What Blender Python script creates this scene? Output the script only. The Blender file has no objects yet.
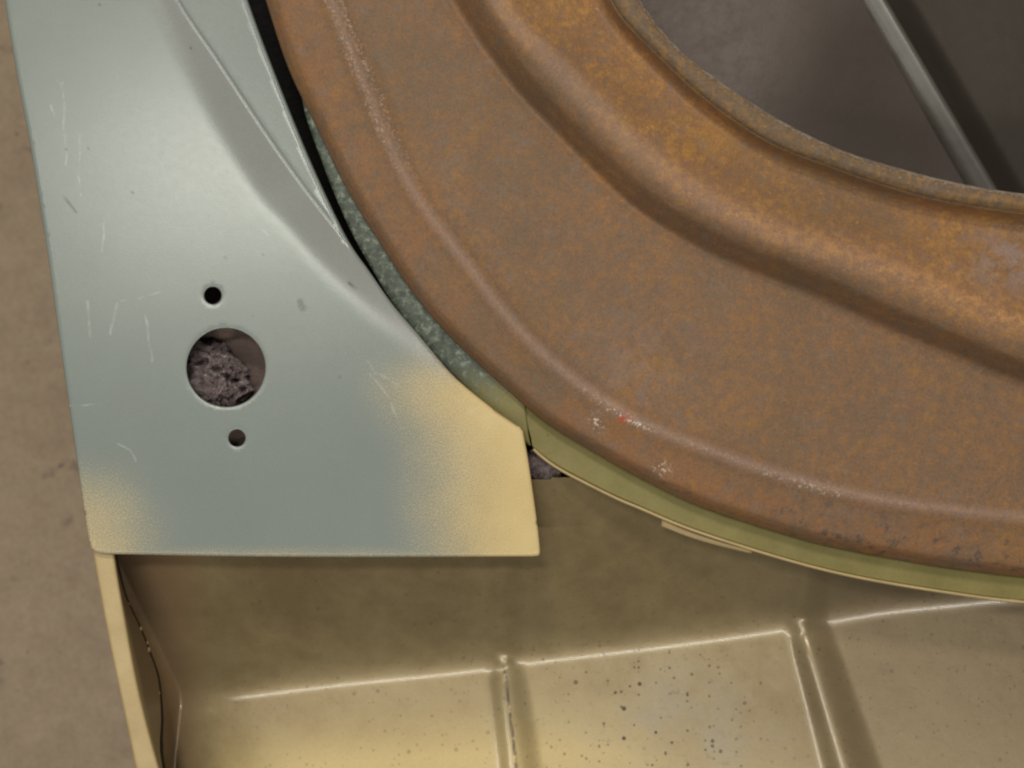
import bpy, bmesh, math, random
import numpy as np
from mathutils import Vector, geometry, noise as mnoise

scene = bpy.context.scene
R = math.radians
random.seed(7)

# ------------------------------------------------------------------ camera
CH = 0.8            # camera height over the face of the grey panel (z = 0), metres
S = 0.0005          # metres per photo pixel on that level
cd = bpy.data.cameras.new('camera'); cam = bpy.data.objects.new('camera', cd)
scene.collection.objects.link(cam); scene.camera = cam
cam.location = (0, 0, CH)
cd.sensor_width = 36; cd.lens = 36 * CH / (1024 * S)
cd.clip_start = 0.02; cd.clip_end = 60
cd.dof.use_dof = True; cd.dof.focus_distance = CH; cd.dof.aperture_fstop = 6.5

# ------------------------------------------------------------------ light
w = bpy.data.worlds.new('World'); scene.world = w; w.use_nodes = True
bg = w.node_tree.nodes['Background']
bg.inputs[0].default_value = (1.0, 0.95, 0.82, 1); bg.inputs[1].default_value = 0.08

def area(name, loc, aim, sx, sy, power, col, spin=0.0):
    l = bpy.data.lights.new(name, 'AREA'); l.shape = 'RECTANGLE'; l.size = sx; l.size_y = sy
    l.energy = power; l.color = col
    o = bpy.data.objects.new(name, l); scene.collection.objects.link(o)
    o.location = loc
    o.rotation_euler = (Vector(aim) - Vector(loc)).to_track_quat('-Z', 'Y').to_euler()
    o.rotation_euler.rotate_axis('Z', R(spin))
    return o
area('ceiling_lamp', (-0.28, 1.5, 2.2), (0, 0, 0), 0.30, 0.30, 21, (1.0, 0.94, 0.82))
area('ceiling_tube', (-0.40, 0.44, 2.2), (-0.1, 0.05, 0), 0.10, 0.75, 14, (1.0, 0.98, 0.88), 62)
area('added_glint_lamp', (-0.6, -0.85, 2.2), (-0.6, 0, 0), 3.0, 0.06, 18, (1.0, 0.97, 0.88))  # unseen lamp, added to put glints on the tray fold and ribs

scene.view_settings.view_transform = 'Standard'; scene.view_settings.look = 'None'
scene.view_settings.exposure = 0.0; scene.view_settings.gamma = 1
scene.cycles.pixel_filter_type = 'BLACKMAN_HARRIS'; scene.cycles.filter_width = 2.2

# ------------------------------------------------------------------ helpers
def P(px, py, z=0.0):
    k = S * (CH - z) / CH
    return Vector(((px - 512) * k, (384 - py) * k, z))

def tag(o, label=None, cat=None, kind=None, group=None):
    if label: o['label'] = label
    if cat: o['category'] = cat
    if kind: o['kind'] = kind
    if group: o['group'] = group
    return o

def empty(name, loc, label, cat):
    o = bpy.data.objects.new(name, None); scene.collection.objects.link(o)
    o.location = loc; o.empty_display_size = 0.02
    return tag(o, label, cat)

def mesh_obj(name, verts, faces, m, parent=None, attrs=None, smooth=True, thick=None):
    me = bpy.data.meshes.new(name)
    me.from_pydata([tuple(v) for v in verts], [], faces); me.update()
    if attrs:
        for k, vals in attrs.items():
            a = me.attributes.new(k, 'FLOAT', 'POINT')
            a.data.foreach_set('value', np.asarray(vals, dtype=np.float32))
    bm = bmesh.new(); bm.from_mesh(me)
    bmesh.ops.recalc_face_normals(bm, faces=bm.faces)
    if sum(f.normal.z for f in bm.faces) < 0:
        bmesh.ops.reverse_faces(bm, faces=bm.faces)
    bm.to_mesh(me); bm.free()
    me.shade_smooth() if smooth else me.shade_flat()
    me.materials.append(m)
    o = bpy.data.objects.new(name, me); scene.collection.objects.link(o)
    if parent:
        o.parent = parent
        o.matrix_parent_inverse = parent.matrix_world.inverted() if False else o.matrix_parent_inverse
        o.location = -parent.location
    if thick:
        md = o.modifiers.new('thickness', 'SOLIDIFY'); md.thickness = thick; md.offset = -1
    return o

def catmull(pts, step):
    pts = [np.array(p, float) for p in pts]
    out = []
    ext = [2*pts[0]-pts[1]] + pts + [2*pts[-1]-pts[-2]]
    for i in range(1, len(ext)-2):
        p0, p1, p2, p3 = ext[i-1:i+3]
        n = max(1, int(np.linalg.norm(p2-p1)/step))
        # centripetal-ish: uniform with clamped tangents
        for k in range(n):
            t = k/n
            out.append(0.5*((2*p1)+(-p0+p2)*t+(2*p0-5*p1+4*p2-p3)*t*t+(-p0+3*p1-3*p2+p3)*t**3))
    out.append(pts[-1])
    return np.array(out)

def polyline_dist(pts, line):
    """distance and signed side (positive to the right of travel, y down) for Nx2 pts"""
    best = np.full(len(pts), 1e9); sgn = np.ones(len(pts))
    for a, b in zip(line[:-1], line[1:]):
        ab = b-a; L = ab @ ab
        t = np.clip(((pts-a) @ ab)/L, 0, 1)
        d = pts-(a+t[:, None]*ab)
        dist = np.hypot(d[:, 0], d[:, 1])
        cr = ab[0]*(pts[:, 1]-a[1])-ab[1]*(pts[:, 0]-a[0])
        m = dist < best-1e-9
        best[m] = dist[m]; sgn[m] = np.where(cr[m] >= 0, 1, -1)
    return best, sgn

def sstep(a, b, x):
    t = np.clip((np.asarray(x, float)-a)/(b-a), 0, 1); return t*t*(3-2*t)
def smax(a, b, k):
    h = np.clip(0.5+0.5*(a-b)/k, 0, 1); return b*(1-h)+a*h+k*h*(1-h)
def smin(a, b, k): return -smax(-a, -b, k)

def in_poly(pts, poly):
    x, y = pts[:, 0], pts[:, 1]; c = np.zeros(len(pts), bool)
    for (x1, y1), (x2, y2) in zip(poly, np.roll(poly, -1, axis=0)):
        m = ((y1 > y) != (y2 > y))
        with np.errstate(divide='ignore', invalid='ignore'):
            xi = (x2-x1)*(y-y1)/(y2-y1+1e-12)+x1
        c ^= m & (x < xi)
    return c

def sheet(outline, holes, spacing, zfun, extra=()):
    """triangulated sheet inside an outline (photo pixels) with holes; zfun(px array) -> z"""
    outline = np.array(outline); holes = [np.array(h) for h in holes]
    pts = list(map(tuple, outline)); cons = [(i, (i+1) % len(outline)) for i in range(len(outline))]
    for h in holes:
        b = len(pts); pts += list(map(tuple, h)); cons += [(b+i, b+(i+1) % len(h)) for i in range(len(h))]
    xs = np.arange(outline[:, 0].min(), outline[:, 0].max(), spacing)
    ys = np.arange(outline[:, 1].min(), outline[:, 1].max(), spacing)
    gx, gy = np.meshgrid(xs, ys); g = np.c_[gx.ravel(), gy.ravel()]
    g[:, 0] += (np.round(g[:, 1]/spacing) % 2)*spacing*0.5
    ins = in_poly(g, outline)
    for h in holes: ins &= ~in_poly(g, h)
    g = g[ins]
    d, _ = polyline_dist(g, np.vstack([outline, outline[:1]]))
    for h in holes:
        d2, _ = polyline_dist(g, np.vstack([h, h[:1]])); d = np.minimum(d, d2)
    g = g[d > spacing*0.9]
    if len(extra):
        E = np.vstack(extra); keep_ = np.ones(len(g), bool)
        for i0 in range(0, len(g), 2000):
            gg = g[i0:i0+2000]; keep_[i0:i0+2000] = ((gg[:, None, :]-E[None, :, :])**2).sum(-1).min(1) > (spacing*0.62)**2
        g = g[keep_]
    pts += list(map(tuple, g))
    for e in extra:                                   # rows of points hugging an edge
        pts += [tuple(q) for q in e]
    r = geometry.delaunay_2d_cdt([Vector(p) for p in pts], cons, [], 0, 1e-4)
    V = np.array([(v.x, v.y) for v in r[0]])
    F = [f for f in r[2]]
    cen = np.array([V[list(f)].mean(axis=0) for f in F])
    ok = in_poly(cen, outline)
    for h in holes: ok &= ~in_poly(cen, h)
    F = [f for f, k in zip(F, ok) if k]
    return V, F

def inset(line, dist, closed=False):
    l = np.array(line)
    t = np.roll(l, -1, 0)-np.roll(l, 1, 0)
    if not closed: t[0] = l[1]-l[0]; t[-1] = l[-1]-l[-2]
    t /= np.linalg.norm(t, axis=1)[:, None]+1e-9
    return l+np.c_[-t[:, 1], t[:, 0]]*dist

def ribbon(lines3d):
    """grid of faces across equally long lists of 3-D points"""
    n = len(lines3d[0]); V = [p for l in lines3d for p in l]
    F = [(r*n+i, r*n+i+1, (r+1)*n+i+1, (r+1)*n+i) for r in range(len(lines3d)-1) for i in range(n-1)]
    return V, F

def resample(pts, n):
    pts = np.array(pts, float); d = np.r_[0, np.cumsum(np.linalg.norm(np.diff(pts, axis=0), axis=1))]
    t = np.linspace(0, d[-1], n)
    return np.c_[[np.interp(t, d, pts[:, k]) for k in range(pts.shape[1])]].T

# ------------------------------------------------------------------ node helpers
class NT:
    def __init__(s, name, rough=0.5, metal=0.0, spec=0.5):
        s.m = bpy.data.materials.new(name); s.m.use_nodes = True
        s.t = s.m.node_tree; s.b = s.t.nodes['Principled BSDF']
        s.b.inputs['Roughness'].default_value = rough; s.b.inputs['Metallic'].default_value = metal
        s.b.inputs['Specular IOR Level'].default_value = spec
        s.co = s.t.nodes.new('ShaderNodeNewGeometry').outputs['Position']
    def n(s, typ, ins=None, **kw):
        nd = s.t.nodes.new(typ)
        for k, v in kw.items(): setattr(nd, k, v)
        for k, v in (ins or {}).items():
            if isinstance(v, bpy.types.NodeSocket): s.t.links.new(v, nd.inputs[k])
            else: nd.inputs[k].default_value = v
        return nd
    def math(s, op, a, b=0.0, c=None, clamp=False):
        i = {0: a, 1: b}
        if c is not None: i[2] = c
        return s.n('ShaderNodeMath', i, operation=op, use_clamp=clamp).outputs[0]
    def noise(s, scale, detail=3, rough=0.55, dist=0.0, co=None, stretch=None, off=0.0):
        c = co or s.co
        if stretch or off:
            c = s.n('ShaderNodeMapping', {'Vector': c, 'Scale': stretch or (1, 1, 1), 'Location': (off, off*.7, off*1.3)}).outputs[0]
        return s.n('ShaderNodeTexNoise', {'Vector': c, 'Scale': scale, 'Detail': detail, 'Roughness': rough, 'Distortion': dist}).outputs[0]
    def ramp(s, f, a, b):
        return s.n('ShaderNodeMapRange', {0: f, 1: a, 2: b}, interpolation_type='SMOOTHSTEP').outputs[0]
    def cramp(s, f, stops):
        nd = s.n('ShaderNodeValToRGB', {0: f}); cr = nd.color_ramp
        while len(cr.elements) < len(stops): cr.elements.new(0.5)
        for e, (p, c) in zip(cr.elements, stops): e.position = p; e.color = (*c, 1)
        return nd.outputs[0]
    def mix(s, f, a, b, mode='MIX'):
        nd = s.n('ShaderNodeMix', data_type='RGBA', blend_type=mode)
        for sock, v in ((nd.inputs[0], f), (nd.inputs[6], a), (nd.inputs[7], b)):
            if isinstance(v, bpy.types.NodeSocket): s.t.links.new(v, sock)
            else: sock.default_value = (*v, 1) if isinstance(v, tuple) else v
        return nd.outputs[2]
    def attr(s, name): return s.n('ShaderNodeAttribute', attribute_name=name).outputs['Fac']
    def seg(s, a, b, width):
        """mask of a thin stroke from a to b (photo pixels on the panel's own face)"""
        A = P(*a); B = P(*b); ab = (B-A)
        pa = s.n('ShaderNodeVectorMath', {0: s.co, 1: tuple(A)}, operation='SUBTRACT').outputs[0]
        pa = s.n('ShaderNodeVectorMath', {0: pa, 1: (1, 1, 0)}, operation='MULTIPLY').outputs[0]
        dt = s.n('ShaderNodeVectorMath', {0: pa, 1: tuple(ab)}, operation='DOT_PRODUCT').outputs['Value']
        t = s.math('DIVIDE', dt, ab.length_squared, clamp=True)
        pr = s.n('ShaderNodeVectorMath', {0: tuple(ab), 'Scale': t}, operation='SCALE').outputs[0]
        d = s.n('ShaderNodeVectorMath', {0: pa, 1: pr}, operation='DISTANCE').outputs['Value']
        wd = width*S
        return s.n('ShaderNodeMapRange', {0: d, 1: wd*0.2, 2: wd, 3: 1.0, 4: 0.0}).outputs[0]
    def maxof(s, l):
        r = l[0]
        for x in l[1:]: r = s.math('MAXIMUM', r, x)
        return r
    def bump(s, h, strength, dist, prev=None):
        i = {'Height': h, 'Strength': strength, 'Distance': dist}
        if prev is not None: i['Normal'] = prev
        return s.n('ShaderNodeBump', i).outputs[0]
    def out(s, col, rough=None, nrm=None, metal=None):
        for k, v in (('Base Color', col), ('Roughness', rough), ('Normal', nrm), ('Metallic', metal)):
            if v is None: continue
            if isinstance(v, bpy.types.NodeSocket): s.t.links.new(v, s.b.inputs[k])
            else: s.b.inputs[k].default_value = (*v, 1) if isinstance(v, tuple) else v
        return s.m

def specks(nt, scale, thr, co=None, off=0):
    v = nt.n('ShaderNodeTexVoronoi', {'Vector': co or nt.co, 'Scale': scale, 'Randomness': 1.0})
    dist = v.outputs['Distance']; rnd = nt.n('ShaderNodeSeparateColor', {0: v.outputs['Color']}).outputs[0]
    size = nt.math('MULTIPLY', nt.math('POWER', rnd, 5), thr)
    return nt.ramp(nt.math('SUBTRACT', size, dist), 0.0, 0.06)

# ------------------------------------------------------------------ materials
def mat_panel():
    t = NT('grey_green_primer', 0.42, spec=0.45)
    fine = t.noise(1400, 2); mid = t.noise(60, 4); big = t.noise(9, 3)
    base = t.cramp(big, [(0.3, (0.245, 0.28, 0.266)), (0.7, (0.275, 0.31, 0.292))])
    base = t.mix(t.math('MULTIPLY', t.ramp(mid, 0.45, 0.7), 0.18), base, (0.25, 0.27, 0.25))
    gold = t.cramp(t.noise(25, 4), [(0.3, (0.72, 0.54, 0.255)), (0.7, (0.80, 0.62, 0.31))])
    ov = t.attr('overspray')
    sp = t.noise(1300, 3, 0.75)
    f = t.math('ADD', ov, t.math('MULTIPLY', t.math('SUBTRACT', sp, 0.5), 1.7))
    f = t.math('ADD', f, t.math('MULTIPLY', t.math('SUBTRACT', t.noise(50, 4), 0.5), 0.15))
    f = t.math('MULTIPLY', t.ramp(f, 0.08, 0.98), t.ramp(ov, 0.0, 0.25))
    col = t.mix(f, base, gold)
    mauve = t.math('MULTIPLY', t.attr('mauve'), 0.35)
    col = t.mix(mauve, col, (0.36, 0.34, 0.34))
    g = t.math('ADD', 0.84, t.math('MULTIPLY', fine, 0.32))
    col = t.mix(1.0, col, t.n('ShaderNodeCombineColor', {0: g, 1: g, 2: g}).outputs[0], 'MULTIPLY')
    # pale scratches, with breaks
    L = [((56, 80), (62, 88), 1.6), ((62, 82), (66, 165), 1.6), ((80, 135), (80, 195), 1.2), ((104, 218), (101, 252), 1.4),
         ((88, 303), (90, 338), 1.8), ((116, 302), (111, 335), 1.8), ((146, 315), (152, 362), 1.5),
         ((368, 363), (378, 374), 2.0), ((378, 372), (398, 386), 1.6), ((371, 374), (387, 396), 1.6), ((387, 396), (401, 428), 1.5),
         ((119, 443), (130, 450), 1.4), ((130, 450), (135, 462), 1.4), ((64, 405), (96, 404), 1.2), ((50, 105), (55, 118), 1.4),
         ((258, 225), (270, 236), 1.2), ((120, 300), (160, 292), 1.0)]
    co0 = t.co
    t.co = t.n('ShaderNodeVectorMath', {0: co0, 1: t.n('ShaderNodeVectorMath', {0: t.n('ShaderNodeTexNoise', {'Vector': co0, 'Scale': 90, 'Detail': 2}).outputs['Color'], 'Scale': 0.0035}, operation='SCALE').outputs[0]}, operation='ADD').outputs[0]
    t.co = t.n('ShaderNodeVectorMath', {0: t.co, 1: (0.00175, 0.00175, 0.0)}, operation='SUBTRACT').outputs[0]
    m = t.maxof([t.seg(a, b, wd) for a, b, wd in L])
    t.co = co0
    m = t.math('MULTIPLY', m, t.ramp(t.noise(200, 3), 0.32, 0.7))
    col = t.mix(t.math('MULTIPLY', m, 0.42), col, (0.62, 0.66, 0.63))
    D = [((64, 197), (69, 203), 2.2), ((69, 203), (76, 212), 1.8), ((263, 254), (263.5, 254.5), 2.2), ((349, 283), (356, 288), 2.6),
         ((66, 149), (67, 150), 1.8), ((132, 192), (133, 193), 2.0), ((99, 4), (100, 5), 1.5), ((88, 148), (88.5, 149), 1.3), ((190, 47), (190.5, 48), 1.4),
         ((300, 302), (303, 308), 5)]
    dm = t.math('MULTIPLY', t.maxof([t.seg(a, b, wd) for a, b, wd in D]), t.ramp(t.noise(400, 2), 0.25, 0.55))
    dm = t.math('ADD', dm, t.math('MULTIPLY', specks(t, 70, 0.12), 0.35), clamp=True)
    col = t.mix(t.math('MULTIPLY', dm, 0.6), col, (0.05, 0.045, 0.045))
    b1 = t.bump(fine, 0.10, 0.0004); b2 = t.bump(t.noise(12, 2), 0.05, 0.003, b1)
    ro = t.math('ADD', 0.20, t.math('MULTIPLY', t.noise(300, 4), 0.06))
    return t.out(col, ro, b2)

def mat_rust():
    t = NT('rusted_steel', 0.55, spec=0.25)
    inner = t.attr('inner'); outer = t.attr('outer')
    n1 = t.noise(28, 6, 0.62, 0.4); n2 = t.noise(230, 6, 0.72); n3 = t.noise(800, 3, 0.7)
    s = t.math('ADD', t.math('MULTIPLY', n1, 0.35), t.math('MULTIPLY', n2, 0.65))
    brown = t.cramp(s, [(0.36, (0.190, 0.128, 0.084)), (0.5, (0.248, 0.142, 0.080)), (0.65, (0.345, 0.175, 0.064))])
    orange = t.cramp(s, [(0.36, (0.245, 0.150, 0.095)), (0.5, (0.30, 0.155, 0.070)), (0.66, (0.47, 0.245, 0.070))])
    fi = t.math('ADD', inner, t.math('MULTIPLY', t.math('SUBTRACT', n1, 0.5), 0.9), clamp=True)
    fi = t.math('MULTIPLY', t.ramp(fi, 0.25, 0.9), t.ramp(inner, 0.0, 0.3))
    col = t.mix(fi, brown, orange)
    col = t.mix(t.math('MULTIPLY', outer, t.math('MULTIPLY', t.ramp(n1, 0.4, 0.65), 0.6)), col, (0.31, 0.14, 0.06))
    col = t.mix(t.math('MULTIPLY', t.attr('lip'), 0.75), col, t.mix(t.ramp(n2, 0.45, 0.6), (0.15, 0.115, 0.085), (0.27, 0.165, 0.07)))
    big = t.noise(9, 4, 0.6, off=6.6)
    col = t.mix(t.math('MULTIPLY', t.ramp(big, 0.5, 0.68), 0.4), col, (0.17, 0.115, 0.068))
    col = t.mix(t.math('MULTIPLY', t.ramp(t.noise(30, 5, 0.7, off=9.1), 0.56, 0.72), 0.5), col, (0.36, 0.19, 0.05))
    # greyish blotches of bare metal in the brown zone
    g = t.math('MULTIPLY', t.ramp(t.noise(120, 4, 0.65, off=3.1), 0.52, 0.72), 0.4)
    col = t.mix(g, col, (0.22, 0.18, 0.155))
    gz = t.math('MULTIPLY', t.attr('bare'), t.ramp(t.noise(90, 5, 0.7, off=1.7), 0.42, 0.60))
    col = t.mix(t.math('MULTIPLY', gz, 0.75), col, (0.33, 0.25, 0.23))
    # bright flecks of yellow rust
    fl = t.math('MULTIPLY', t.ramp(t.noise(330, 4, 0.7, off=5.2), 0.60, 0.75), t.math('ADD', 0.25, t.math('MULTIPLY', inner, 0.5)))
    col = t.mix(fl, col, (0.56, 0.30, 0.08))
    # mauve line on the crests: part wear, part painted highlight
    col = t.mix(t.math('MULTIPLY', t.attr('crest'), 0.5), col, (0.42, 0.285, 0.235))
    ws = t.math('MULTIPLY', t.attr('scuff'), t.ramp(t.noise(650, 4, 0.8), 0.50, 0.66))
    col = t.mix(t.math('MULTIPLY', ws, 0.8), col, (0.66, 0.50, 0.42))
    wc = t.math('MULTIPLY', t.attr('chip'), t.ramp(t.noise(520, 3, 0.75, off=2.2), 0.55, 0.62))
    col = t.mix(wc, col, (0.85, 0.80, 0.70))
    col = t.mix(t.math('MULTIPLY', t.attr('edge'), t.math('ADD', 0.3, t.math('MULTIPLY', t.ramp(t.noise(200, 3), 0.4, 0.6), 0.6))), col, (0.62, 0.54, 0.46))
    col = t.mix(t.math('MULTIPLY', t.attr('ridge'), 0.55), col, t.mix(t.ramp(n2, 0.4, 0.6), (0.38, 0.195, 0.105), (0.56, 0.29, 0.12)))  # ridge highlight painted in as brighter orange
    col = t.mix(t.math('MULTIPLY', t.ramp(t.noise(480, 4, 0.75, off=7.7), 0.58, 0.70), 0.45), col, (0.12, 0.085, 0.06))
    rd = t.math('MULTIPLY', t.attr('red'), t.ramp(t.noise(380, 3, 0.7, off=8.2), 0.42, 0.55))
    col = t.mix(rd, col, (0.65, 0.06, 0.04))
    pt = t.math('MULTIPLY', t.attr('pits'), t.ramp(t.noise(150, 4, 0.7, off=4.0), 0.53, 0.66))
    col = t.mix(t.math('MULTIPLY', pt, 0.8), col, (0.085, 0.075, 0.075))
    gr = t.math('ADD', 0.62, t.math('MULTIPLY', n3, 0.76))
    col = t.mix(1.0, col, t.n('ShaderNodeCombineColor', {0: gr, 1: gr, 2: gr}).outputs[0], 'MULTIPLY')
    ro = t.math('ADD', 0.40, t.math('MULTIPLY', n2, 0.30))
    b1 = t.bump(n3, 0.25, 0.0006); b2 = t.bump(n2, 0.3, 0.0012, b1); b3 = t.bump(n1, 0.2, 0.003, b2)
    return t.out(col, ro, b3)

def mat_tray():
    t = NT('gold_overspray_paint', 0.36, metal=0.34, spec=0.5)
    n1 = t.noise(14, 4); n2 = t.noise(90, 5, 0.6); n3 = t.noise(900, 3, 0.7)
    col = t.cramp(t.math('ADD', t.math('MULTIPLY', n1, 0.7), t.math('MULTIPLY', n2, 0.3)),
                  [(0.35, (0.30, 0.218, 0.108)), (0.52, (0.38, 0.288, 0.15)), (0.68, (0.42, 0.33, 0.18))])
    col = t.mix(t.math('MULTIPLY', t.attr('gold'), 0.8), col, (0.66, 0.50, 0.22))
    col = t.mix(t.math('MULTIPLY', t.attr('grey'), t.ramp(n1, 0.3, 0.6)), col, (0.36, 0.31, 0.235))
    col = t.mix(t.math('MULTIPLY', t.attr('brown'), 0.75), col, (0.265, 0.195, 0.118))
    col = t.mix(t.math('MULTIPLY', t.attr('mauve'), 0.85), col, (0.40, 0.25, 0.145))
    d = t.attr('dirt')
    sp = t.math('ADD', specks(t, 230, 0.33), t.math('MULTIPLY', specks(t, 420, 0.42), 0.8), clamp=True)
    sp = t.math('MULTIPLY', sp, d)
    sm = t.math('MULTIPLY', t.ramp(t.noise(240, 5, 0.7, off=2.0), 0.56, 0.72), t.math('MULTIPLY', d, 0.35))
    col = t.mix(t.math('MAXIMUM', sp, sm), col, (0.075, 0.05, 0.03))
    sd = t.attr('seam')
    sd = t.math('MULTIPLY', sd, t.ramp(t.noise(160, 3, 0.6), 0.36, 0.5))
    col = t.mix(sd, col, (0.03, 0.022, 0.016))
    gr = t.math('ADD', 0.85, t.math('MULTIPLY', n3, 0.3))
    col = t.mix(1.0, col, t.n('ShaderNodeCombineColor', {0: gr, 1: gr, 2: gr}).outputs[0], 'MULTIPLY')
    b1 = t.bump(n3, 0.12, 0.0005); b2 = t.bump(n2, 0.12, 0.0015, b1); b3 = t.bump(n1, 0.08, 0.006, b2)
    t.b.inputs['Coat Weight'].default_value = 1.0; t.b.inputs['Coat Roughness'].default_value = 0.16
    return t.out(col, t.math('ADD', 0.30, t.math('MULTIPLY', n2, 0.14)), b3)

def mat_rim():
    t = NT('olive_paint', 0.5, spec=0.4)
    n1 = t.noise(50, 4); n3 = t.noise(700, 3, 0.7); n2 = t.noise(300, 5, 0.7, 0.5)
    col = t.cramp(n1, [(0.3, (0.215, 0.18, 0.056)), (0.7, (0.275, 0.235, 0.082))])
    grn = t.cramp(n2, [(0.38, (0.045, 0.057, 0.042)), (0.54, (0.10, 0.125, 0.095)), (0.68, (0.27, 0.31, 0.25))])
    f = t.math('ADD', t.attr('green'), t.math('MULTIPLY', t.math('SUBTRACT', n2, 0.5), 0.9))
    f = t.math('MULTIPLY', t.ramp(f, 0.2, 0.8), t.ramp(t.attr('green'), 0.0, 0.15))
    col = t.mix(f, col, grn)
    col = t.mix(t.math('MULTIPLY', t.attr('gold'), 0.9), col, (0.72, 0.56, 0.25))
    col = t.mix(t.math('MULTIPLY', specks(t, 110, 0.2), 0.7), col, (0.09, 0.07, 0.03))
    gr = t.math('ADD', 0.82, t.math('MULTIPLY', n3, 0.36))
    col = t.mix(1.0, col, t.n('ShaderNodeCombineColor', {0: gr, 1: gr, 2: gr}).outputs[0], 'MULTIPLY')
    return t.out(col, 0.5, t.bump(n3, 0.2, 0.0006))

def mat_gold():
    t = NT('cream_gold_paint', 0.45, spec=0.4)
    n1 = t.noise(60, 4); n3 = t.noise(900, 3, 0.7)
    col = t.cramp(n1, [(0.3, (0.52, 0.385, 0.19)), (0.7, (0.62, 0.47, 0.245))])
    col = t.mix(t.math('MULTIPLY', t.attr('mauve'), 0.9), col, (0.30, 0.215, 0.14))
    gr = t.math('ADD', 0.88, t.math('MULTIPLY', n3, 0.24))
    col = t.mix(1.0, col, t.n('ShaderNodeCombineColor', {0: gr, 1: gr, 2: gr}).outputs[0], 'MULTIPLY')
    return t.out(col, 0.45, t.bump(n3, 0.15, 0.0005))

def mat_steel():
    t = NT('dull_bare_steel', 0.38, metal=0.5)
    n1 = t.noise(11, 5, 0.6, 0.6); n2 = t.noise(160, 4, 0.7); n3 = t.noise(900, 3, 0.7)
    col = t.cramp(n1, [(0.32, (0.085, 0.066, 0.056)), (0.5, (0.094, 0.073, 0.064)), (0.7, (0.112, 0.088, 0.083))])
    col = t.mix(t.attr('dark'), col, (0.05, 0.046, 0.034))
    col = t.mix(t.math('MULTIPLY', t.ramp(n2, 0.55, 0.75), 0.4), col, (0.07, 0.055, 0.04))
    col = t.mix(t.math('MULTIPLY', specks(t, 60, 0.11), 0.7), col, (0.6, 0.57, 0.5))
    b1 = t.bump(n3, 0.15, 0.0006); b2 = t.bump(t.noise(9, 1), 0.3, 0.006, b1)
    return t.out(col, t.math('ADD', 0.36, t.math('MULTIPLY', n2, 0.25)), b2)

def mat_concrete():
    t = NT('worn_concrete', 0.75, spec=0.3)
    n1 = t.noise(7, 6, 0.6); n2 = t.noise(60, 6, 0.7, 0.3); n3 = t.noise(330, 5, 0.8)
    s = t.math('ADD', t.math('MULTIPLY', n1, 0.45), t.math('MULTIPLY', n2, 0.55))
    col = t.cramp(s, [(0.36, (0.30, 0.222, 0.155)), (0.52, (0.345, 0.262, 0.185)), (0.66, (0.385, 0.295, 0.212))])
    col = t.mix(t.math('MULTIPLY', t.ramp(t.noise(40, 4, 0.6, off=4), 0.62, 0.72), 0.5), col, (0.14, 0.105, 0.08))
    col = t.mix(t.math('MULTIPLY', t.math('MAXIMUM', specks(t, 26, 0.15), specks(t, 130, 0.22)), 0.7), col, (0.07, 0.07, 0.07))
    gr = t.math('ADD', 0.55, t.math('MULTIPLY', n3, 0.86))
    col = t.mix(1.0, col, t.n('ShaderNodeCombineColor', {0: gr, 1: gr, 2: gr}).outputs[0], 'MULTIPLY')
    return t.out(col, 0.75, t.bump(n2, 0.3, 0.003))

def mat_plain(name, c1, c2, scale, rough=0.7, bmp=0.5, spec=0.3):
    t = NT(name, rough, spec=spec)
    n1 = t.noise(scale, 5, 0.7); n2 = t.noise(scale*4, 3, 0.7)
    col = t.cramp(n1, [(0.35, c1), (0.65, c2)])
    return t.out(col, rough, t.bump(n2, bmp, 0.002, t.bump(n1, bmp, 0.004)))

M_panel, M_rust, M_tray, M_rim, M_gold, M_steel, M_conc = mat_panel(), mat_rust(), mat_tray(), mat_rim(), mat_gold(), mat_steel(), mat_concrete()
M_brown = mat_plain('dark_brown_primer', (0.13, 0.095, 0.085), (0.18, 0.13, 0.11), 120)
M_black = mat_plain('gap_shade_black', (0.008, 0.008, 0.008), (0.014, 0.013, 0.012), 60)  # near-black that stands in for shade inside the gaps
M_foam = mat_plain('mauve_foam', (0.36, 0.25, 0.25), (0.9, 0.74, 0.76), 260, 0.45, 0.9, 0.6)

# ------------------------------------------------------------------ setting: the concrete floor
def solve(px, py, h, it=12):
    """z of the surface z = h(X, Y) met by the sight line through photo pixel (px, py)"""
    z = np.full(px.shape, -0.06)
    for _ in range(it):
        k = S*(CH-z)/CH
        z = 0.5*z+0.5*h((px-512)*k, (384-py)*k)
    return z

FLOOR_Z = -0.32
o = mesh_obj('concrete_floor', [(-6, -6, FLOOR_Z), (6, -6, FLOOR_Z), (6, 6, FLOOR_Z), (-6, 6, FLOOR_Z)], [(0, 1, 2, 3)], M_conc, smooth=False)
tag(o, 'worn brown-grey concrete floor below the metal panels', 'floor', 'structure')

# ------------------------------------------------------------------ grey corner panel
LEFT = [(-24, -280), (-12, -120), (5, 0), (17, 75), (31, 150), (47, 250), (61, 350), (74, 440), (84, 510), (89, 541)]
CORNER = [(91, 548), (96, 552.5), (104, 554)]
BOTTOM = [(200, 556), (300, 557), (420, 557), (532, 556.5)]
RCOR = [(538, 556), (540, 554), (540.3, 550)]
RIGHT = [(537, 520), (529, 464), (524, 436)]
TIP = [(523, 431), (519, 426)]
CURVE = [(492, 408), (466, 387), (448, 370), (419, 335), (394, 306), (370, 272), (346, 236), (312, 164), (277, 78), (248, 0), (212, -110), (165, -280)]
left = catmull(LEFT, 4); bottom = catmull([CORNER[-1]]+BOTTOM, 4)[1:-1]
right = catmull([RCOR[-1]]+RIGHT, 4)[1:]
curve = catmull(CURVE, 3)
outline = np.vstack([left, CORNER, bottom, [BOTTOM[-1]], RCOR, right, TIP, curve])
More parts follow.
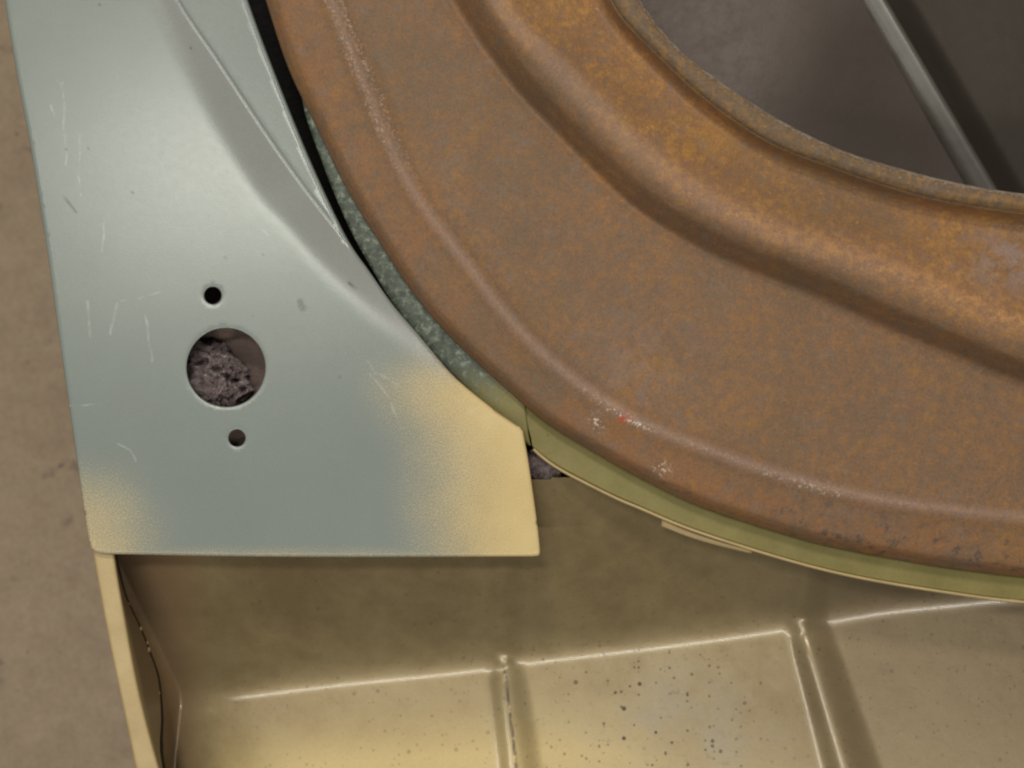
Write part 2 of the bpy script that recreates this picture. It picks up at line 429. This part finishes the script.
def circ(cx, cy, r, n): return np.array([(cx+r*math.cos(2*math.pi*i/n), cy+r*math.sin(2*math.pi*i/n)) for i in range(n)])
HOLES = [circ(226, 367.5, 39.5, 96), circ(212.8, 295.5, 8.8, 36), circ(237, 438, 8.6, 36)]
BEND = catmull([(60, -280), (100, -100), (145, 0), (176, 66), (211, 133), (250, 195), (281, 230), (320, 276), (370, 325), (440, 385)], 6)
CREASE = catmull([(84, -280), (132, -90), (178, 0), (219, 62), (266, 133), (305, 188), (344, 238), (357, 258), (375, 285)], 5)

def panel_z(p):
    d, s = polyline_dist(p, BEND); db = d*-s-5              # positive on the ring's side
    d2, s2 = polyline_dist(p, CREASE); dc = d2*-s2
    k = 1-sstep(200, 440, p[:, 1])
    q = np.linspace(-150, 150, 1201)
    sl = -0.23*sstep(-12, 18, q)
    H = np.cumsum(sl)*(q[1]-q[0])*S
    z = k*np.interp(db, q, H)
    past = np.where(dc > 0, dc, 0)
    past = np.where(dc < 2, np.maximum(dc+2, 0)**2/8, past)
    below = sstep(262, 230, p[:, 1])
    z += S*0.23*k*past*below*0.55
    z += 0.00035*np.exp(-(dc/1.4)**2)*below
    # flanged lip along the bottom and sides
    return z
ring_rows = [inset(outline, -s, True) for s in (0.7, 1.5, 2.4, 3.4, 4.6)]
rows = []
O_ = np.vstack([outline, outline[:1]])
for r_, s_ in zip(ring_rows, (0.7, 1.5, 2.4, 3.4, 4.6)):
    d, _ = polyline_dist(r_, O_)
    ok = in_poly(r_, outline) & (d > s_*0.85); rows.append(r_[ok])
for h in HOLES:
    c = h.mean(axis=0)
    for s_ in (0.7, 1.6): rows.append(c+(h-c)*(1+s_/np.linalg.norm(h[0]-c)))
CRF = catmull([(84, -280), (132, -90), (178, 0), (219, 62), (266, 133), (305, 188), (344, 238), (357, 258)], 3)
crr = [inset(CRF, s) for s in (-3.2, -2.1, -1.3, -0.6, 0, 0.6, 1.3, 2.1, 3.2)]
for c in crr:
    d, _ = polyline_dist(c, np.vstack([outline, outline[:1]]))
    rows.append(c[in_poly(c, outline) & (d > 5.4)])
V, F = sheet(outline, HOLES, 3.2, None, rows)
z = panel_z(V)
de, _ = polyline_dist(V, np.vstack([outline, outline[:1]]))
z -= 0.0009*(np.clip(1-de/3.0, 0, 1)**2)
dcc, _ = polyline_dist(V, curve)
z += 0.0005*np.exp(-((dcc-2.4)/1.2)**2)*sstep(250, 232, V[:, 1])
for h in HOLES:
    c = h.mean(axis=0); r = np.linalg.norm(h[0]-c)
    z -= 0.0002*np.clip(1-(np.hypot(V[:, 0]-c[0], V[:, 1]-c[1])-r)/2.0, 0, 1)**2
x, y = V[:, 0], V[:, 1]
# overspray: right lobe and lower left corner
rx = (x-(545-0.10*(556-y)*0))
edge = np.interp(y, [340, 360, 390, 430, 480, 560], [405, 406, 416, 437, 450, 452])+3*np.sin(y/17.0)
ovr = np.clip((x-edge+78)/150, 0, 1)*sstep(318, 400, y)
dcv, _ = polyline_dist(V, curve)
ovr = np.maximum(ovr, sstep(75, 0, dcv)*sstep(315, 410, y)*0.8)
ovl = sstep(195, 70, x+0.25*np.clip(470-y, -90, 200))*sstep(420, 525, y)*0.58
ovb = sstep(538, 557, y)*0.35
ov = np.clip(np.maximum(np.maximum(ovr, ovl), ovb), 0, 1)
db_, sb_ = polyline_dist(V, BEND); dbs = db_*-sb_
mauve = sstep(0, 14, dbs)*(1-sstep(330, 400, y))
dc_, sc_ = polyline_dist(V, CREASE); mauve *= np.where(y < 262, sstep(1, -3, dc_*-sc_), 1)
pt = empty('corner_panel', P(95, 555, 0), 'grey-green painted sheet metal corner panel with three round holes and yellow overspray', 'panel')
V3 = [P(a, b, c) for (a, b), c in zip(V, z)]
mesh_obj('panel_face', V3, F, M_panel, pt, {'overspray': ov, 'mauve': mauve}, thick=0.0011)
# side wall turned down behind the left edge
ll = inset(catmull(LEFT[:-1], 10), -4)
l1 = [P(a, b, -0.0022) for a, b in ll]; l2 = [v+Vector((0.004, 0, -0.08)) for v in l1]
V_, F_ = ribbon([l1, l2]); n_ = len(V_)
mesh_obj('side_wall', V_, F_, M_panel, pt, {'overspray': np.zeros(n_), 'mauve': np.zeros(n_)}, thick=0.001)

# ------------------------------------------------------------------ rusted ring
CX, CY = 1060, -200
G = {
 0: [(205, -280), (222, -150), (241, -80), (266, 0), (289, 70), (316, 125), (348, 191), (387, 254), (418, 300), (457, 344), (492, 376), (521, 402), (550, 426), (594, 452), (638, 477), (696, 505), (752, 524), (820, 544), (902, 560), (959, 569), (1024, 577), (1150, 588), (1400, 590)],
 1: [(262, -280), (282, -150), (304, -80), (332, 0), (352, 51), (367, 86), (387, 137), (414, 191), (445, 234), (484, 285), (498, 305), (550, 360), (609, 403), (653, 427), (715, 452), (790, 477), (865, 496), (940, 508), (1024, 517), (1150, 525), (1400, 524)],
 2: [(395, -280), (410, -150), (432, -80), (468, 0), (516, 70), (555, 113), (602, 160), (645, 199), (702, 234), (752, 257), (828, 287), (902, 320), (959, 343), (1015, 366), (1120, 395), (1400, 420)],
 3: [(440, -280), (455, -150), (474, -80), (505, 8), (547, 52), (602, 108), (641, 147), (707, 196), (771, 228), (865, 260), (921, 281), (1015, 320), (1120, 345), (1400, 368)],
 4: [(548, -280), (560, -150), (581, -60), (606, 0), (624, 27), (663, 66), (702, 102), (765, 145), (819, 167), (878, 188), (936, 204), (1024, 218), (1150, 232), (1400, 238)],
 5: [(575, -280), (588, -150), (608, -60), (640, 0), (669, 39), (702, 68), (741, 96), (788, 125), (843, 151), (897, 168), (956, 183), (1024, 194), (1150, 205), (1400, 210)],
}
def polar(pts):
    c = catmull(pts, 8); th = np.arctan2(c[:, 1]-CY, CX-c[:, 0]); r = np.hypot(c[:, 0]-CX, c[:, 1]-CY)
    i = np.argsort(th); return th[i], r[i]
GP = {k: polar(v) for k, v in G.items()}
t0 = max(g[0][0] for g in GP.values()); t1 = min(g[0][-1] for g in GP.values())
NTH = 620
TH = np.linspace(t0, t1, NTH)
RR = {}
for k, (th, r) in GP.items():
    rr = np.interp(TH, th, r)
    ker = np.exp(-np.linspace(-2, 2, 31)**2); ker /= ker.sum()
    RR[k] = np.convolve(np.pad(rr, 15, mode='reflect', reflect_type='odd'), ker, 'valid')
def prof(j):
    r0, r1, r2, r3, r4, r5 = [RR[k][j] for k in range(6)]
    K = [(r0+0.2, -.0085), (r0+0.1, -.005), (r0-3, -.0010), (r0-7, .0026), (r0-12, .0050), (r0-24, .0064), (r1+14, .0085), (r1+5, .0103), (r1, .0108), (r1-5, .0102), (r1-14, .0085), (r1-24, .0078),
         (r2+40, .0074), (r2+22, .0066), (r2+15, .0058), (r2+3, .0150), (r2-11, .0255), ((r2*0.3+r3*0.7), .0290), (r3-4, .0292), (r3-20, .0262), ((r3+r4)/2, .0225), (r4+20, .0202), (r4+11, .0195), (r4+5, .0215),
         (r4-5, .0315), (r4-9, .0338), ((r4+r5)/2-2, .0350), (r5+4, .0345), (r5+1.5, .0332), (r5, .0305), (r5-0.5, .018)]
    return K
def pchip(xs, ys, xq):
    h = np.diff(xs); d = np.diff(ys)/h; m = np.zeros(len(xs))
    for i in range(1, len(xs)-1):
        if d[i-1]*d[i] > 0: m[i] = 2*d[i-1]*d[i]/(d[i-1]+d[i])
    m[0], m[-1] = d[0], d[-1]
    i = np.clip(np.searchsorted(xs, xq)-1, 0, len(h)-1); t = (xq-xs[i])/h[i]
    return (2*t**3-3*t**2+1)*ys[i]+(t**3-2*t**2+t)*h[i]*m[i]+(-2*t**3+3*t**2)*ys[i+1]+(t**3-t**2)*h[i]*m[i+1]
NK = len(prof(0)); SUB = 5
rows_p, rows_i, A = [], [], {k: [] for k in ('inner', 'outer', 'crest', 'scuff', 'chip', 'red', 'pits', 'bare', 'lip', 'edge', 'ridge')}
RV = []
gs = lambda x, s: math.exp(-(x/s)**2)
for j, th in enumerate(TH):
    K = prof(j); rs = np.array([k[0] for k in K]); zs = np.array([k[1] for k in K])
    xq = np.concatenate([np.linspace(rs[i], rs[i+1], SUB, endpoint=False) for i in range(NK-1)]+[[rs[-1]]])
    zq = pchip(-rs, zs, -xq)
    r0, r1, r2, r3, r4, r5 = [RR[k][j] for k in range(6)]
    for r, zz in zip(xq, zq):
        px = CX-r*math.cos(th); py = CY+r*math.sin(th)
        wob = 0.0004*mnoise.noise(Vector((px*0.02, py*0.02, 1.3)))+0.00012*mnoise.noise(Vector((px*0.1, py*0.1, 4.3)))
        RV.append(P(px, py, zz+wob))
        A['inner'].append(float(sstep(r2+10, r3-10, r))*(0.85 if r > r5+2 else 0.7))
        A['outer'].append(float(sstep(r1-5, r0-20, r)) if r > r1-20 else 0.0)
        yk = float(sstep(100, 240, py))
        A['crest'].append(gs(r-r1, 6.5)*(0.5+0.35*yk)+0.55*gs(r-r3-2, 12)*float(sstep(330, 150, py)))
        s = (gs(r-r1-4, 4)+gs(r-r1+8, 3.5))*float(sstep(250, 90, py))+0.5*gs(r-r3-4, 6)*float(sstep(650, 760, px))+gs(r-r5-2, 2.0)*0.9
        s += 0.6*gs(r-r1, 2.5)*float(sstep(560, 620, px))*(1-float(sstep(900, 1000, px)))
        A['scuff'].append(min(1.0, s))
        c = gs(r-r1-4, 3)*gs(px-622, 32)*1.2+0.9*gs(px-597, 6)*gs(py-422, 9)+0.7*gs(px-662, 9)*gs(py-470, 8)+0.9*gs(r-r1-4, 3)*gs(px-805, 40)*0.8
        A['chip'].append(min(1.0, c))
        A['red'].append(min(1.0, gs(px-624, 5)*gs(py-418, 4)))
        A['pits'].append(min(1.0, gs(r-(r0-18), 22)*float(sstep(740, 800, px))+0.25*gs(r-r0+6, 8)+0.4*gs(px-690, 30)*gs(py-490, 16)))
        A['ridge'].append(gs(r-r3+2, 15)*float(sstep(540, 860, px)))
        A['edge'].append(gs(r-r5, 1.6))
        A['lip'].append(float(sstep(r4+1, r4-6, r)))
        A['bare'].append(min(1.0, gs(px-1010, 42)*gs(py-262, 32)+0.35*gs(px-640, 60)*gs(py-370, 50)))
NV = (NK-1)*SUB+1
cut = 24*SUB                      # the rolled lip starts at the inner step
def ring_part(a, b, name, parent):
    idx = [j*NV+i for j in range(NTH) for i in range(a, b+1)]; n = b-a+1
    Vv = [RV[i] for i in idx]
    Ff = [(j*n+i, j*n+i+1, (j+1)*n+i+1, (j+1)*n+i) for j in range(NTH-1) for i in range(n-1)]
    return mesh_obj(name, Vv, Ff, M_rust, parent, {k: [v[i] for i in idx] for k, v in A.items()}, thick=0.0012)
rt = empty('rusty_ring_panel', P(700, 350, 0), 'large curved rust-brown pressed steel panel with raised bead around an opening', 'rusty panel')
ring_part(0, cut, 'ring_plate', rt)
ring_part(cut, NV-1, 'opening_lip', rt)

# ------------------------------------------------------------------ gold ribbed tray
FOLD = catmull([(-60, 716), (60, 703), (175, 692), (330, 673), (440, 662), (500, 655), (560, 647), (680, 633), (795, 617), (870, 604), (930, 597), (1024, 588), (1200, 572), (1420, 552)], 10)
def fold_z(px): return -0.088+0.030*(px-180)/850.0
FW = np.array([P(a, b, fold_z(a)) for a, b in FOLD])
CRACK = [(116, 556), (126, 595), (140, 626), (150, 651), (159, 679), (162, 716), (163.5, 768), (164, 860), (164, 1000)]
ce = P(180, 694, fold_z(180))
ce2 = P(173, 800, fold_z(175))
def rib_profile(d, wl, wr, hgt):
    """asymmetrical ridge: d < 0 on the left flank"""
    up = np.where(d < 0, 1+d/wl, 1-d/wr); up = np.clip(up, 0, 1)
    return hgt*(up-0.12*np.sin(up*2*math.pi)*0.5)
def tray_h(X, Y):
    yf = np.interp(X, FW[:, 0], FW[:, 1]); zf = np.interp(X, FW[:, 0], FW[:, 2])
    # ribs as world lines: crest X as a function of Y
    rib = 0
    for (fx, fy, bx, by, wl0, wr0, wl1, wr1, h) in ((502, 655, 517, 768, .011, .013, .013, .0155, .0036), (800, 620, 843, 768, .010, .016, .0135, .021, .0056)):
        a = P(fx, fy, fold_z(fx)); b = P(bx, by, fold_z(bx))
        t = np.clip((a.y-Y)/(a.y-b.y), 0, 2.2)
        cx = a.x+(b.x-a.x)*t
        tt = np.clip(t, 0, 1)
        wl = wl0+(wl1-wl0)*tt; wr = wr0+(wr1-wr0)*tt
        rib = rib+rib_profile_arr(X-cx, wl, wr, h)*(1-0.5*np.exp(-((Y-a.y)/.011)**2))+0.0009*np.exp(-((X-a.x-.001)**2+(Y-a.y+.003)**2)/.0038**2)
    wall = zf+0.58*(Y-yf)+rib*1.0
    floor = zf+0.05*(yf-Y)+rib
    cxe = ce.x+(ce2.x-ce.x)*np.clip((ce.y-Y)/(ce.y-ce2.y), 0, 1)
    end = zf+1.9*(cxe-X)
    z = smax(wall, floor, 0.0068)
    z = smax(z, end, 0.0035)
    return smin(z, np.full_like(z, -0.0045), 0.0015)
def rib_profile_arr(d, wl, wr, h):
    u = np.where(d < 0, 1+d/wl, 1-d/wr); u = np.clip(u, 0, 1)
    s = u*u*(3-2*u)
    return h*(0.15*u+0.85*s)
cr = catmull([(100, 520)]+CRACK, 4); cr[:, 0] += 0.15-0.6*sstep(660, 720, cr[:, 1])+0.45*np.sin(cr[:, 1]/9.0)+0.25*np.sin(cr[:, 1]/3.1)
nx, ny = 560, 260
ys = np.linspace(462, 960, ny)
xl = np.interp(ys, cr[:, 1], cr[:, 0]); xl = np.where(ys < 556, np.interp(ys, [462, 556], [150, 118]), xl)
u = np.linspace(0, 1, nx)
gx = xl[:, None]+(1330-xl[:, None])*u[None, :]**1.12
gy = np.repeat(ys[:, None], nx, 1)
# notch: the upper edge of the tray lies lower left of the rim
gz = solve(gx, gy, tray_h)
gx_, gy_, gz_ = gx.ravel(), gy.ravel(), gz.ravel()
foldy = np.interp(gx_, FOLD[:, 0], FOLD[:, 1])
topy = 478.0-0.06*(gx_-540)
keep = (gy_ >= topy) & (gy_ > 470)
Ft = []
for j in range(ny-1):
    for i in range(nx-1):
        q = (j*nx+i, j*nx+i+1, (j+1)*nx+i+1, (j+1)*nx+i)
        if all(keep[k] for k in q): Ft.append(q)
gold = sstep(25, 140, gy_-foldy)*sstep(-60, 60, 640-gx_)*sstep(185, 260, gx_)*0.9+0.5*sstep(700, 800, gy_)
gold = np.clip(gold, 0, 0.9)
grey = np.exp(-((gx_-700)/110)**2-((gy_-730)/60)**2)*0.9
brown_ = sstep(690, 900, gx_)
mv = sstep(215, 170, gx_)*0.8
dirt = 0.35*np.ones_like(gx_)*sstep(180, 230, gx_)
dirt = np.maximum(dirt, sstep(0, 14, gy_-foldy)*np.exp(-((gx_-650)/130)**2)*1.0)
dirt *= np.where(gy_ < foldy-4, 0.55, 1.0)
dirt += 1.6*np.exp(-((gx_-548)/26)**2-((gy_-659)/7)**2)
sx_ = np.interp(gy_, [660, 768, 900], [503.5, 516.5, 532])
seam = np.exp(-((gx_-sx_)/1.5)**2)*sstep(664, 668, gy_)
tt = empty('ribbed_tray', P(163, 768, -0.09), 'gold-sprayed pressed metal tray with raised ribs and a curved olive rim', 'metal tray')
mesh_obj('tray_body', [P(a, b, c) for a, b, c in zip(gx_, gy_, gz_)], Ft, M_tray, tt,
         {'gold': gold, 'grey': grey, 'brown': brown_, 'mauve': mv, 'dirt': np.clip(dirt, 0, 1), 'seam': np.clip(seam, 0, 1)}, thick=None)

# side flange: top strip, outer wall, inner wall running down to the gap
N = 90
so = resample(catmull([(90, 520), (94, 556), (101, 596), (109, 638), (121, 696), (136, 768), (158, 880), (176, 980)], 5), N)
si = resample(catmull([(110, 520), (114.5, 556), (120, 590), (126, 623), (133, 662), (142, 704), (159, 768), (192, 880), (215, 980)], 5), N)
cr2 = resample(catmull([(112, 520), (115.5, 556), (125, 595), (139, 626), (149, 651), (158, 679), (161, 716), (162.5, 768), (194, 880), (217, 980)], 4), N)
czs = np.interp(cr2[:, 1], [520, 556, 595, 626, 651, 679, 716, 768, 980], [-.006, -.010, -.030, -.044, -.052, -.057, -.048, -.022, -.02])
zt = -0.0045
lines = [[P(a-0.3+0, b, zt-0.07) + Vector((0.004, 0, 0)) for a, b in so], [P(a, b, zt-0.0012) for a, b in so], [P(a+1.4, b, zt-0.0002) for a, b in so], [P(a+3, b, zt) for a, b in so],
         [P(a-3, b, zt) for a, b in si], [P(a-1.2, b, zt-0.0003) for a, b in si], [P(a, b, zt-0.0014) for a, b in si]]
wallrows = []
for f in (0.25, 0.5, 0.75, 1.0):
    wallrows.append([P(a+(c-a)*f, b+(d-b)*f, (zt-0.0014)*(1-f)+zc*f+0.0) for (a, b), (c, d), zc in zip(si, cr2, czs)])
V_, F_ = ribbon(lines+wallrows)
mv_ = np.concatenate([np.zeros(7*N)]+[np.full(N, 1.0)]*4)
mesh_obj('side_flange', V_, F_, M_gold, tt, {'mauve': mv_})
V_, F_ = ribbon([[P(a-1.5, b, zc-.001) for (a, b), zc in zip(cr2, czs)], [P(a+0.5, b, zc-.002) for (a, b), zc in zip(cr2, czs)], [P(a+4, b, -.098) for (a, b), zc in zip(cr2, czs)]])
mesh_obj('gap_shade_strip', V_, F_, M_black, tt)  # black strip added behind the open gap as painted shade
# small burrs where the two sheets part
for (bx, by, bz, rr_) in ((141, 629, -.043, .0011), (149, 650, -.050, .0013), (147.5, 643, -.047, .0008), (129, 604, -.031, .0007), (159.5, 693, -.052, .0006)):
    bm = bmesh.new(); bmesh.ops.create_icosphere(bm, subdivisions=2, radius=rr_)
    for v in bm.verts:
        v.co.x *= 0.8; v.co.y *= 1.7; v.co *= 0.65*(1+0.6*mnoise.noise(v.co*900)); v.co += P(bx, by, bz+.002)
    vs = [v.co.copy() for v in bm.verts]; fs = [tuple(q.index for q in f.verts) for f in bm.faces]; bm.free()
    mesh_obj('weld_burr', vs, fs, M_gold, tt, {'mauve': np.full(len(vs), 0.6)})

# curved olive rim (right part) with its bright edge
ZR = -0.011
ro = catmull([(533.5, 449), (545, 459), (565, 472), (612, 496), (640, 508), (696, 531), (790, 560.5), (865, 578.5), (959, 594), (1024, 602), (1150, 613), (1400, 616)], 6)
ri_s = catmull([(500, 372), (550, 408), (594, 436), (640, 462), (700, 490), (752, 508), (820, 528), (902, 544), (960, 553), (1024, 561), (1150, 572), (1400, 574)], 6)
n = 260
ro = resample(ro, n); ri = resample(ri_s, n); ri[0] = (521, 398)
rl = []
ga = []
for f, dz, g_ in ((0, -.004, 0), (0.3, 0.0, 0), (0.7, 0.0, 0), (0.9, 0.0, 0), (0.96, .0002, .1)):
    rl.append([P(*(ri[i]+(ro[i]-ri[i])*f), ZR+dz) for i in range(n)]); ga += [g_]*n
V_, F_ = ribbon(rl)
rim = mesh_obj('curved_rim', V_, F_, M_rim, tt, {'green': np.zeros(len(V_)), 'gold': ga}, thick=0.001)
# rim edge: thin turned-up bead of clean gold
E = inset(ro, 0.0); lipw = []
prof_e = [(-1.0, .0001), (-1.4, .0011), (-0.4, .0017), (0.9, .0016), (1.7, .0006), (1.8, -.004), (1.0, -.016)]
for dd, dz in prof_e:
    q = inset(ro, dd)
    lipw.append([P(a, b, ZR+dz) for a, b in q])
V_, F_ = ribbon(lipw)
rim_edge = mesh_obj('rim_edge', V_, F_, M_gold, tt, {'mauve': np.zeros(len(V_))})
rim_edge.parent = rim; rim_edge.location = (0, 0, 0)
# short lapped tab below the rim edge
tb = catmull([(662, 523), (690, 535), (720, 545), (752, 554)], 4)
tb2 = tb+np.array([(-0.5, 3.2)]); tb2[:, 1] -= np.linspace(0, 3.6, len(tb))
V_, F_ = ribbon([[P(a, b-3, -.0135) for a, b in tb], [P(a, b, -.0142) for a, b in tb2], [P(a, b, -.022) for a, b in tb2]])
mesh_obj('lapped_tab', V_, F_, M_gold, tt, {'mauve': np.full(len(V_), 0.1)}, thick=0.0004)

# left stretch of the rim: scuffed green-grey, belongs to the corner panel's mounting flange
lo = resample(catmull([(262, -60), (283, 30), (300, 90), (307, 120), (324, 167), (337, 200), (354, 237), (375, 274), (396, 308), (428, 350), (470, 392), (505, 425), (530, 446)], 5), 200)
li = resample(catmull([(300, -60), (318, 30), (332, 85), (345, 120), (372, 175), (400, 222), (428, 268), (455, 302), (484, 340), (502, 362), (515, 380), (524, 400)], 5), 200)
rl = []; gr_ = []; go_ = []
for f, dz in ((0, .0), (0.35, .0), (0.75, .0), (0.93, .0), (1.0, -.0008), (1.0, -.006)):
    for i in range(200):
        q = li[i]+(lo[i]-li[i])*f
        fade = 1-float(sstep(325, 450, q[1]))
        rl.append(P(q[0], q[1], -0.0088+dz)); gr_.append(fade); go_.append(0)
F_ = [(r*200+i, r*200+i+1, (r+1)*200+i+1, (r+1)*200+i) for r in range(5) for i in range(199)]
mesh_obj('mounting_flange', rl, F_, M_rim, pt, {'green': gr_, 'gold': go_}, thick=0.001)

# ------------------------------------------------------------------ behind the holes
ip = [P(120, 250, -.026), P(262, 250, -.026), P(275, 460, -.026), P(150, 470, -.026)]
o = mesh_obj('inner_bracket', ip+[v+Vector((0, 0, -.002)) for v in ip], [(0, 1, 2, 3), (7, 6, 5, 4), (0, 4, 5, 1), (1, 5, 6, 2), (2, 6, 7, 3), (3, 7, 4, 0)], M_brown, smooth=False)
tag(o, 'dark brown bracket plate glimpsed through the holes of the grey panel', 'bracket')

def lump(name, c, rad, sq, seed, freq, m, label, holes=()):
    bm = bmesh.new(); bmesh.ops.create_icosphere(bm, subdivisions=6, radius=1)
    for v in bm.verts:
        d = v.co.copy(); off = Vector((seed, seed*2, seed*3))
        k = 1+0.22*mnoise.noise(d*freq+off)+0.14*mnoise.noise(d*freq*3+off)+0.09*mnoise.noise(d*freq*8+off)+0.05*mnoise.noise(d*freq*18+off)
        p = Vector((d.x*sq[0], d.y*sq[1], d.z*sq[2]))*rad*k+c
        for (hx, hy, hr, hd) in holes:
            q = P(hx, hy, -.018); dd = math.hypot(p.x-q.x, (p.y-q.y)*1.25)/(hr*S)
            if p.z > c.z: p.z -= hd*math.exp(-dd**4)
        v.co = p
    vs = [v.co.copy() for v in bm.verts]; fs = [tuple(q.index for q in f.verts) for f in bm.faces]; bm.free()
    o = mesh_obj(name, vs, fs, m)
    return tag(o, label, 'foam lump')
hs = [(206, 362, 5, .010), (200, 363, 4, .009), (219, 369, 4, .009), (229, 376, 3.5, .010), (236, 380, 3, .009), (244, 389, 3.5, .008), (190, 361, 4, .007), (196, 372, 8, .004), (214, 385, 10, .003)]
lump('foam_lump', P(199, 380, -.020), .0165, (1.5, 1.1, .75), 3.7, 2.2, M_foam, 'crumbly mauve-brown lump of old foam inside the large round hole', hs)
lump('foam_lump', P(543, 464, -.022), .0085, (1.2, .9, .7), 9.1, 2.5, M_foam, 'small shiny purple-grey lump in the notch beside the olive rim')

# ------------------------------------------------------------------ black sheet added deep below so the gap stays dark, and the grey sheet in the opening
o = mesh_obj('gap_shade_sheet', [P(118, -330, -.12), P(1500, -330, -.16), P(1500, 640, -.16), P(560, 640, -.13), P(118, 470, -.12)], [(0, 1, 2, 3, 4)], M_black, smooth=False, thick=.002)
tag(o, 'black sheet added as shade deep in the gap between grey panel and rusty ring', 'sheet')
st = empty('steel_sheet', P(850, 100, -.1), 'dull grey bare steel sheet with a raised bead inside the rusty opening', 'steel sheet')
def steel_z(px, py):
    a = np.array([860., 0.]); b = np.array([1000., 205.]); ab = (b-a)/np.linalg.norm(b-a)
    d = -((px-a[0])*ab[1]-(py-a[1])*ab[0])*-1
    return d
sxs = np.linspace(500, 1420, 460); sys_ = np.linspace(-320, 320, 160)
gx, gy = np.meshgrid(sxs, sys_)
d = ((gx-868)*0.863-(gy-0)*0.505)          # + on the right of the bead axis
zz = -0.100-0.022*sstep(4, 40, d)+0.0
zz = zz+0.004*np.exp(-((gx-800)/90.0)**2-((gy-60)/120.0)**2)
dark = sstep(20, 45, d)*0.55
Vs = [P(a, b, c) for a, b, c in zip(gx.ravel(), gy.ravel(), zz.ravel())]
nxs, nys = len(sxs), len(sys_)
Fs = [(j*nxs+i, j*nxs+i+1, (j+1)*nxs+i+1, (j+1)*nxs+i) for j in range(nys-1) for i in range(nxs-1)]
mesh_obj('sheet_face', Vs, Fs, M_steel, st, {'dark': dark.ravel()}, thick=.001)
# bead: round-topped rail
a0 = np.array([868-0.564*320*1.18-30, -320.]); line = [np.array([872+0.585*t, t]) for t in np.linspace(-320, 320, 60)]
rows = []
for dd, dz in ((-.0095, -.002), (-.0084, .0006), (-.0066, .0022), (-.0045, .0031), (-.0020, .0038), (.0005, .0045), (.0028, .0052), (.0048, .0056), (.0064, .0052), (.0077, .0036), (.0085, .0005), (.0088, -.022)):
    rows.append([P(q[0], q[1], -.099)+Vector((0.863*dd*0.78, 0.505*dd*0.78, dz)) for q in line])
V_, F_ = ribbon(rows)
M_rail = mat_plain('rubbed_steel', (0.10, 0.088, 0.075), (0.13, 0.115, 0.10), 90, 0.3, 0.0, 1.0)
mesh_obj('bead', V_, F_, M_rail, st)
